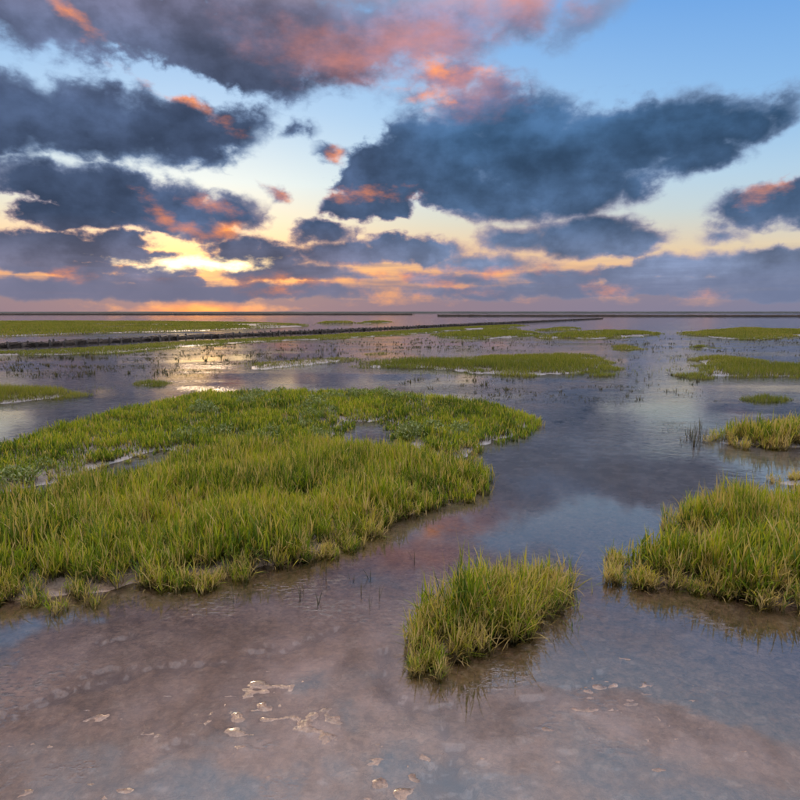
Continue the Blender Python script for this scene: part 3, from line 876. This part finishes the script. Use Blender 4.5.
# ================================================================== brushwood dams: two rows of stakes with twigs packed between
def post_mesh(seed):
    r = random.Random(seed)
    n = 7; vs = []; rings = [(-0.25, .055), (0.0, .055), (0.22, .050), (0.40, .046), (0.43, .036)]
    jx, jy = r.uniform(-.03, .03), r.uniform(-.03, .03)
    for z, rad in rings:
        f = max(z, 0) / 0.43
        for k in range(n):
            a = 2 * math.pi * k / n
            q = rad * r.uniform(0.86, 1.1)
            vs.append((q * math.cos(a) + jx * f, q * math.sin(a) + jy * f, z + (r.uniform(-.02, .02) if z > .39 else 0)))
    vs.append((jx, jy, 0.435 + r.uniform(-.01, .02)))
    fl = []; lt = []
    for i in range(len(rings) - 1):
        for k in range(n):
            fl += [i * n + k, i * n + (k + 1) % n, (i + 1) * n + (k + 1) % n, (i + 1) * n + k]; lt.append(4)
    t = (len(rings) - 1) * n
    for k in range(n):
        fl += [t + k, t + (k + 1) % n, len(vs) - 1]; lt.append(3)
    me = mesh_from('post', np.array(vs), np.array(fl), np.array(lt)); me.materials.append(M_POST)
    return me

def sticks(segs):
    """thin three-sided sticks from (p, q, radius)"""
    vs = []; fl = []; lt = []
    for p, q, rad in segs:
        p = np.array(p); q = np.array(q); d = q - p; d = d / (np.linalg.norm(d) + 1e-9)
        u = np.cross(d, (0.3, 0.2, 1.0)); u /= np.linalg.norm(u) + 1e-9; v = np.cross(d, u)
        b = len(vs)
        for e, rr in ((p, rad), (q, rad * 0.6)):
            for k in range(3):
                a = 2 * math.pi * k / 3
                vs.append(e + rr * (math.cos(a) * u + math.sin(a) * v))
        for k in range(3):
            fl += [b + k, b + (k + 1) % 3, b + 3 + (k + 1) % 3, b + 3 + k]; lt.append(4)
    return np.array(vs), np.array(fl), np.array(lt)

def bundle_segs(seed, L, W=0.30, H=0.36, n=110):
    r = random.Random(seed); out = []
    for i in range(n):
        y0 = r.uniform(-W, W); z0 = H * r.uniform(0.0, 1.0) * (1 - 0.25 * abs(y0) / W)
        x0 = r.uniform(-L * .55, L * .2); x1 = x0 + r.uniform(.3, .6)
        out.append(((x0, y0, z0), (x1, y0 + r.uniform(-.08, .08), z0 + r.uniform(-.07, .09)), r.uniform(.006, .014)))
    return out

def loaf(st, L, seed):
    """the packed heart of a twig bundle, under the loose twigs"""
    r = random.Random(seed + 900); vs, fl, lt = st
    b = len(vs); prof = [(-.27, -.03), (-.25, .16), (-.14, .27), (0, .29), (.15, .26), (.26, .15), (.27, -.03)]
    nx_ = 5; add = []
    for i in range(nx_):
        x = -L * .53 + L * 1.06 * i / (nx_ - 1)
        for (y, z) in prof: add.append((x + r.uniform(-.03, .03), y * r.uniform(.85, 1.08), z * r.uniform(.78, 1.12) if z > 0 else z))
    k = len(prof); f2 = []; l2 = []
    for i in range(nx_ - 1):
        for j in range(k - 1):
            f2 += [b + i * k + j, b + (i + 1) * k + j, b + (i + 1) * k + j + 1, b + i * k + j + 1]; l2.append(4)
    return np.concatenate([vs, np.array(add)]), np.concatenate([fl, f2]), np.concatenate([lt, l2])

def dam(p0, p1, label, bay, parts_posts, parts_bays, hscale=1.0, fat=1.0, twigs=110, vis=None):
    (x0, y0), (x1, y1) = p0, p1
    L = math.hypot(x1 - x0, y1 - y0); ux, uy = (x1 - x0) / L, (y1 - y0) / L
    ang = math.atan2(uy, ux)
    root = link('brushwood_dam', None, loc=(x0, y0, 0), label=label, category='dam', group='brushwood dams across the flats')
    root.rotation_euler = (0, 0, ang)
    nb = int(L / bay)
    posts = [post_mesh(i) for i in range(6)]
    bun = []
    for i in range(5):
        me = mesh_from('twig_bundle', *loaf(sticks(bundle_segs(i, bay * .9, 0.28, 0.34, twigs)), bay, i), smooth=False); me.materials.append(M_BRUSH); bun.append(me)
    bays = list(range(nb))
    # the ones that show largest first
    def seen(i):
        wx_, wy_ = x0 + ux * i * bay, y0 + uy * i * bay
        return (abs(wx_ / max(wy_, .1)) < 0.66)
    view = [i for i in bays if seen(i)]
    pp = set(view[:parts_posts // 2]); bb = set(view[:parts_bays])
    segs = []; pv = []
    for i in bays:
        x = i * bay
        sink = 0.92 + 0.3 * (random.random() - .5)
        if i in bb:
            o = link('twig_bundle', random.choice(bun), parent=root, loc=(x + bay / 2, random.uniform(-.04, .04), -0.04))
            o.scale = (1, fat, hscale * sink); o.rotation_euler = (0, random.uniform(-.04, .04), 0)
        else:
            for (p, q, rd) in bundle_segs(i + 50, bay * .9, 0.28, 0.34, max(24, twigs // 4)):
                g = 2.6
                segs.append(((p[0] + x + bay / 2, p[1] * fat, p[2] * hscale * sink), (q[0] + x + bay / 2, q[1] * fat, q[2] * hscale * sink), rd * g))
        for s in (-1, 1):
            px_, py_ = x + random.uniform(-.05, .05), s * 0.33 * fat + random.uniform(-.03, .03)
            sc = hscale * random.uniform(.55, .88)
            if i in pp:
                o = link('post', random.choice(posts), parent=root, loc=(px_, py_, 0)); o.scale = (1, 1, sc); o.rotation_euler = (random.gauss(0, .06), random.gauss(0, .06), random.uniform(0, 6))
            else:
                pv.append(((px_, py_, -.2), (px_ + random.gauss(0, .02), py_ + random.gauss(0, .02), .42 * sc), 0.06))
    if segs:
        vs, fl, lt = sticks(segs)
        first = [i for i in bays if i not in bb]
        prof = [(-.27, -.05), (-.24, .18), (0, .31), (.24, .18), (.27, -.05)]
        b0 = len(vs); add = []; f2 = []; l2 = []; run = None
        for i in first:
            if run is not None and i != run + 1: run = None
            for (y_, z_) in prof: add.append((i * bay, y_ * fat * random.uniform(.9, 1.1), z_ * hscale * (random.uniform(.8, 1.12) if z_ > 0 else 1)))
            if run is not None:
                q = b0 + len(add) - 10
                for j in range(4): f2 += [q + j, q + 5 + j, q + 6 + j, q + 1 + j]; l2.append(4)
            run = i
        if f2:
            vs = np.concatenate([vs, np.array(add)]); fl = np.concatenate([fl, f2]); lt = np.concatenate([lt, l2])
        link('brushwood', mesh_from('brushwood', vs, fl, lt, smooth=False), M_BRUSH, parent=root, kind='stuff')
    if pv:
        link('stake_row', mesh_from('stake_row', *sticks(pv), smooth=False), M_POST, parent=root, kind='stuff')
    return root

dam(ground_at(-60, 350.0), (45.0, 141.0), 'long dark brushwood dam of stakes and twigs crossing the marsh at a slant', 0.62, 160, 90, 0.70, 1.0)
dam((14.0, 236.0), (175.0, 205.0), 'low dark brushwood dam on open water meeting the slanting dam far out', 1.2, 0, 0, 1.9, 1.6, twigs=60)
dam((-260.0, 372.0), (10.0, 372.0), 'faint dark brushwood dam on the water beyond the flat saltmarsh', 1.6, 0, 0, 2.3, 1.8, twigs=60)

# far land on the horizon: one long low dike
def dike():
    xs = np.linspace(-3500, 3500, 281)
    vs = []; prof = [(-16, -0.3), (-4, 0.82), (0, 1.0), (5, 0.95), (18, -0.3)]
    for i, x in enumerate(xs):
        hgt = 2.6 + 1.4 * (vnoise(np.array([x * 0.004]), np.array([0.5]), 3)[0] - .5) + 0.5 * (vnoise(np.array([x * 0.05]), np.array([0.5]), 4)[0] - .5)
        for (y, z) in prof: vs.append((x, y + 0.00004 * x * x, z * hgt))
    k = len(prof); fl = []; lt = []
    for i in range(len(xs) - 1):
        for j in range(k - 1):
            fl += [i * k + j, (i + 1) * k + j, (i + 1) * k + j + 1, i * k + j + 1]; lt.append(4)
    me = mesh_from('sea_dike', np.array(vs), np.array(fl), np.array(lt))
    link('sea_dike', me, M_DIKE, loc=(0, 1150, 0), label='long dark sea dike drawn along the whole horizon', category='dike')
dike()

# ================================================================== single sprigs and scraps in the water
def sprig_mesh(seed, n, h, width, lean=.45):
    r = np.random.default_rng(seed)
    a = r.uniform(0, 6.28, n); q = r.uniform(0, .02, n)
    return blade_mesh('sprig', blades(np.stack([q * np.cos(a), q * np.sin(a), np.full(n, -0.02)], 1), h * r.uniform(.5, 1.1, n), a, np.abs(r.normal(0, lean, n)), r.normal(.3, .4, n),
                                      width * r.uniform(.7, 1.3, n), np.clip(r.normal(.45, .3, n), 0, 1), r.normal(0, .7, n), seg=3))
SPR = [sprig_mesh(i, 8 + i % 4, 0.10, 0.009) for i in range(8)]
TALL = [sprig_mesh(50 + i, 3 + i % 3, 0.26, 0.006, .18) for i in range(6)]
for m_ in SPR + TALL: m_.materials.append(M_SPRIG)
TALL2 = [sprig_mesh(70 + i, 3 + i % 3, 0.24, 0.006, .3) for i in range(4)]
for m_ in TALL2: m_.materials.append(M_GRASS)

allw = [P for I in ISLANDS for P in I['world']]
def inside_any(x, y):
    xa, ya = np.array([x]), np.array([y])
    return islands_sdf(xa, ya)[0] < -0.02

def scatter(n, zone, meshes, smin, smax, name, label, cat, group, clus=0.0):
    (ax, ay, bx, by) = zone
    made = 0; tries = 0; cx = cy = None
    while made < n and tries < n * 20:
        tries += 1
        if clus and cx is not None and random.random() < clus:
            px_, py_ = cx + random.gauss(0, 9), cy + random.gauss(0, 1.3)
        else:
            px_, py_ = random.uniform(ax, bx), random.uniform(ay, by)
        cx, cy = px_, py_
        if not (ax <= px_ <= bx and ay <= py_ <= by): cx = None; continue
        x, y = ground_at(px_, py_)
        if inside_any(x, y): continue
        z = float(ground_z(np.array([x]), np.array([y]))[0])
        o = link(name, random.choice(meshes), loc=(x, y, max(z, -0.03)), label=label, category=cat, group=group)
        s = random.uniform(smin, smax)
        o.scale = (s * random.uniform(.8, 1.4), s * random.uniform(.8, 1.4), s); o.rotation_euler = (0, 0, random.uniform(0, 6.28))
        made += 1

L1 = 'small dark marsh sprig between the dam verge and the short grass bank'
scatter(75, (-5, 352, 190, 376), SPR, 1.0, 2.2, 'marsh_sprig', L1, 'plant', 'sprigs on the flat before the dam', .55)
scatter(60, (190, 344, 400, 364), SPR, 1.0, 2.2, 'marsh_sprig', 'small dark marsh sprig on the wet flat near the long olive strip', 'plant', 'sprigs by the olive strip', .55)
L2 = 'small dark marsh sprig in silvery water just in front of the oval island'
scatter(60, (400, 377, 690, 400), SPR, .7, 1.6, 'marsh_sprig', L2, 'plant', 'sprigs in the open water', .4)
scatter(30, (620, 340, 800, 352), SPR, 1.0, 2.0, 'marsh_sprig', 'small dark sprig in water between the wedge-shaped island and the humped island', 'plant', 'sprigs behind the wedge island', .4)
scatter(30, (606, 352, 700, 385), SPR, .8, 1.6, 'marsh_sprig', 'small dark sprig in the silvery lead between the oval and wedge-shaped islands', 'plant', 'sprigs in the lead', .3)
L3 = 'thin upright dead stalk in water at the open end of the straw-tipped bed'
scatter(26, (676, 425, 712, 446), TALL, .5, 1.0, 'dead_stalk', L3, 'plant', 'stalks beside the straw-tipped bed', .3)
L4 = 'thin bent stalk in the gap between the lone clump and the notched stand'
scatter(6, (570, 562, 602, 632), TALL2, .4, .95, 'bent_stalk', L4, 'plant', 'stalks in the gap by the lone clump')
L5 = 'thin single stalk standing in water off the muddy edge of the front meadow'
scatter(18, (220, 560, 470, 610), TALL, .3, .6, 'edge_stalk', L5, 'plant', 'stalks off the meadow edge')

L7 = 'low dark tuft on the wet flat along the foot of the dam verge'
scatter(70, (200, 338, 520, 352), SPR, 1.0, 2.2, 'marsh_sprig', L7, 'plant', 'tufts along the dam verge', .6)
# seedlings too many and too small to count on the far flats
def sprouts():
    zones = [((-20, 352, 220, 378), 1500), ((180, 342, 420, 366), 1700), ((400, 338, 560, 352), 700), ((420, 377, 700, 402), 700), ((600, 338, 820, 356), 700), ((560, 400, 720, 432), 350)]
    xs = []; ys = []
    for (ax, ay, bx, by), n in zones:
        q = [ground_at(random.uniform(ax, bx), random.uniform(ay, by)) for _ in range(n)]
        x = np.array([p[0] for p in q]); y = np.array([p[1] for p in q])
        k = (fbm(x, y * 1.4, 0.9, 3, 201) > 0.56) & (islands_sdf(x, y) > 0.02)
        xs.append(x[k]); ys.append(y[k])
    x = np.concatenate(xs); y = np.concatenate(ys)
    x = np.repeat(x, 5) + rng.normal(0, .05, 5 * len(x)); y = np.repeat(y, 5) + rng.normal(0, .05, 5 * len(y))
    r_ = np.hypot(x, y)
    data = simple_blades(x, y, ground_z(x, y) - .01, np.full(len(x), .055) * (0.6 + 0.03 * r_), .25, np.clip(0.0011 * r_, .006, .03), lean=.5)
    link('sparse_sprouts', blade_mesh('sparse_sprouts', data), M_SPRIG, kind='stuff', label='sparse dark sprouts dotted over the wet far flats', category='sprouts')
sprouts()

# scraps of rotting weed
def scrap_mesh(seed):
    r = np.random.default_rng(seed)
    segs = []
    for i in range(26):
        a = r.uniform(0, 6.28); q = abs(r.normal(0, .09)); x, y = q * math.cos(a) * 1.8, q * math.sin(a)
        l = r.uniform(.03, .10); b = r.normal(0, .5)
        zz = max(.003, .028 * (1 - q / .22)) * r.uniform(.3, 1.0)
        segs.append(((x, y, zz), (x + l * math.cos(b), y + l * math.sin(b), max(.002, zz + r.normal(0, .012))), r.uniform(.004, .011)))
    vs, fl, lt = sticks(segs)
    # the matted body that holds the strands together
    n = 12; b = len(vs)
    ring = [((.17 * math.cos(6.283 * k / n) * r.uniform(.6, 1.2)), (.09 * math.sin(6.283 * k / n) * r.uniform(.6, 1.2)), -.004) for k in range(n)]
    mid = [(p[0] * .55, p[1] * .55, r.uniform(.008, .024)) for p in ring]
    vs = np.concatenate([vs, np.array(ring + mid + [(0, 0, .02)])])
    ef = []; el_ = []
    for k in range(n):
        j = (k + 1) % n
        ef += [b + k, b + j, b + n + j, b + n + k]; el_.append(4)
        ef += [b + n + k, b + n + j, b + 2 * n]; el_.append(3)
    me = mesh_from('weed_scrap', vs, np.concatenate([fl, ef]), np.concatenate([lt, el_]), smooth=False); me.materials.append(M_WRACK)
    return me
SCR = [scrap_mesh(i) for i in range(6)]
L6 = 'dark scrap of rotting weed on the silvery flat before the straw-tipped bed'
scatter(40, (540, 386, 690, 424), SCR, .18, .55, 'weed_scrap', L6, 'seaweed', 'weed scraps on the wet flat', .5)
scatter(28, (410, 376, 520, 384), SCR, .2, .55, 'weed_scrap', 'dark weed scrap between the low meadow and the oval island', 'seaweed', 'weed scraps before the oval island', .5)
scatter(16, (640, 350, 800, 380), SCR, .4, 1.0, 'weed_scrap', 'dark weed scrap lying round the wedge-shaped island', 'seaweed', 'weed scraps round the wedge island', .3)
scatter(1, (592, 491, 596, 494), SCR, .14, .16, 'weed_scrap', 'tiny dark scrap of weed alone on the mirrored blue cloud', 'seaweed', 'weed scraps on the wet flat')
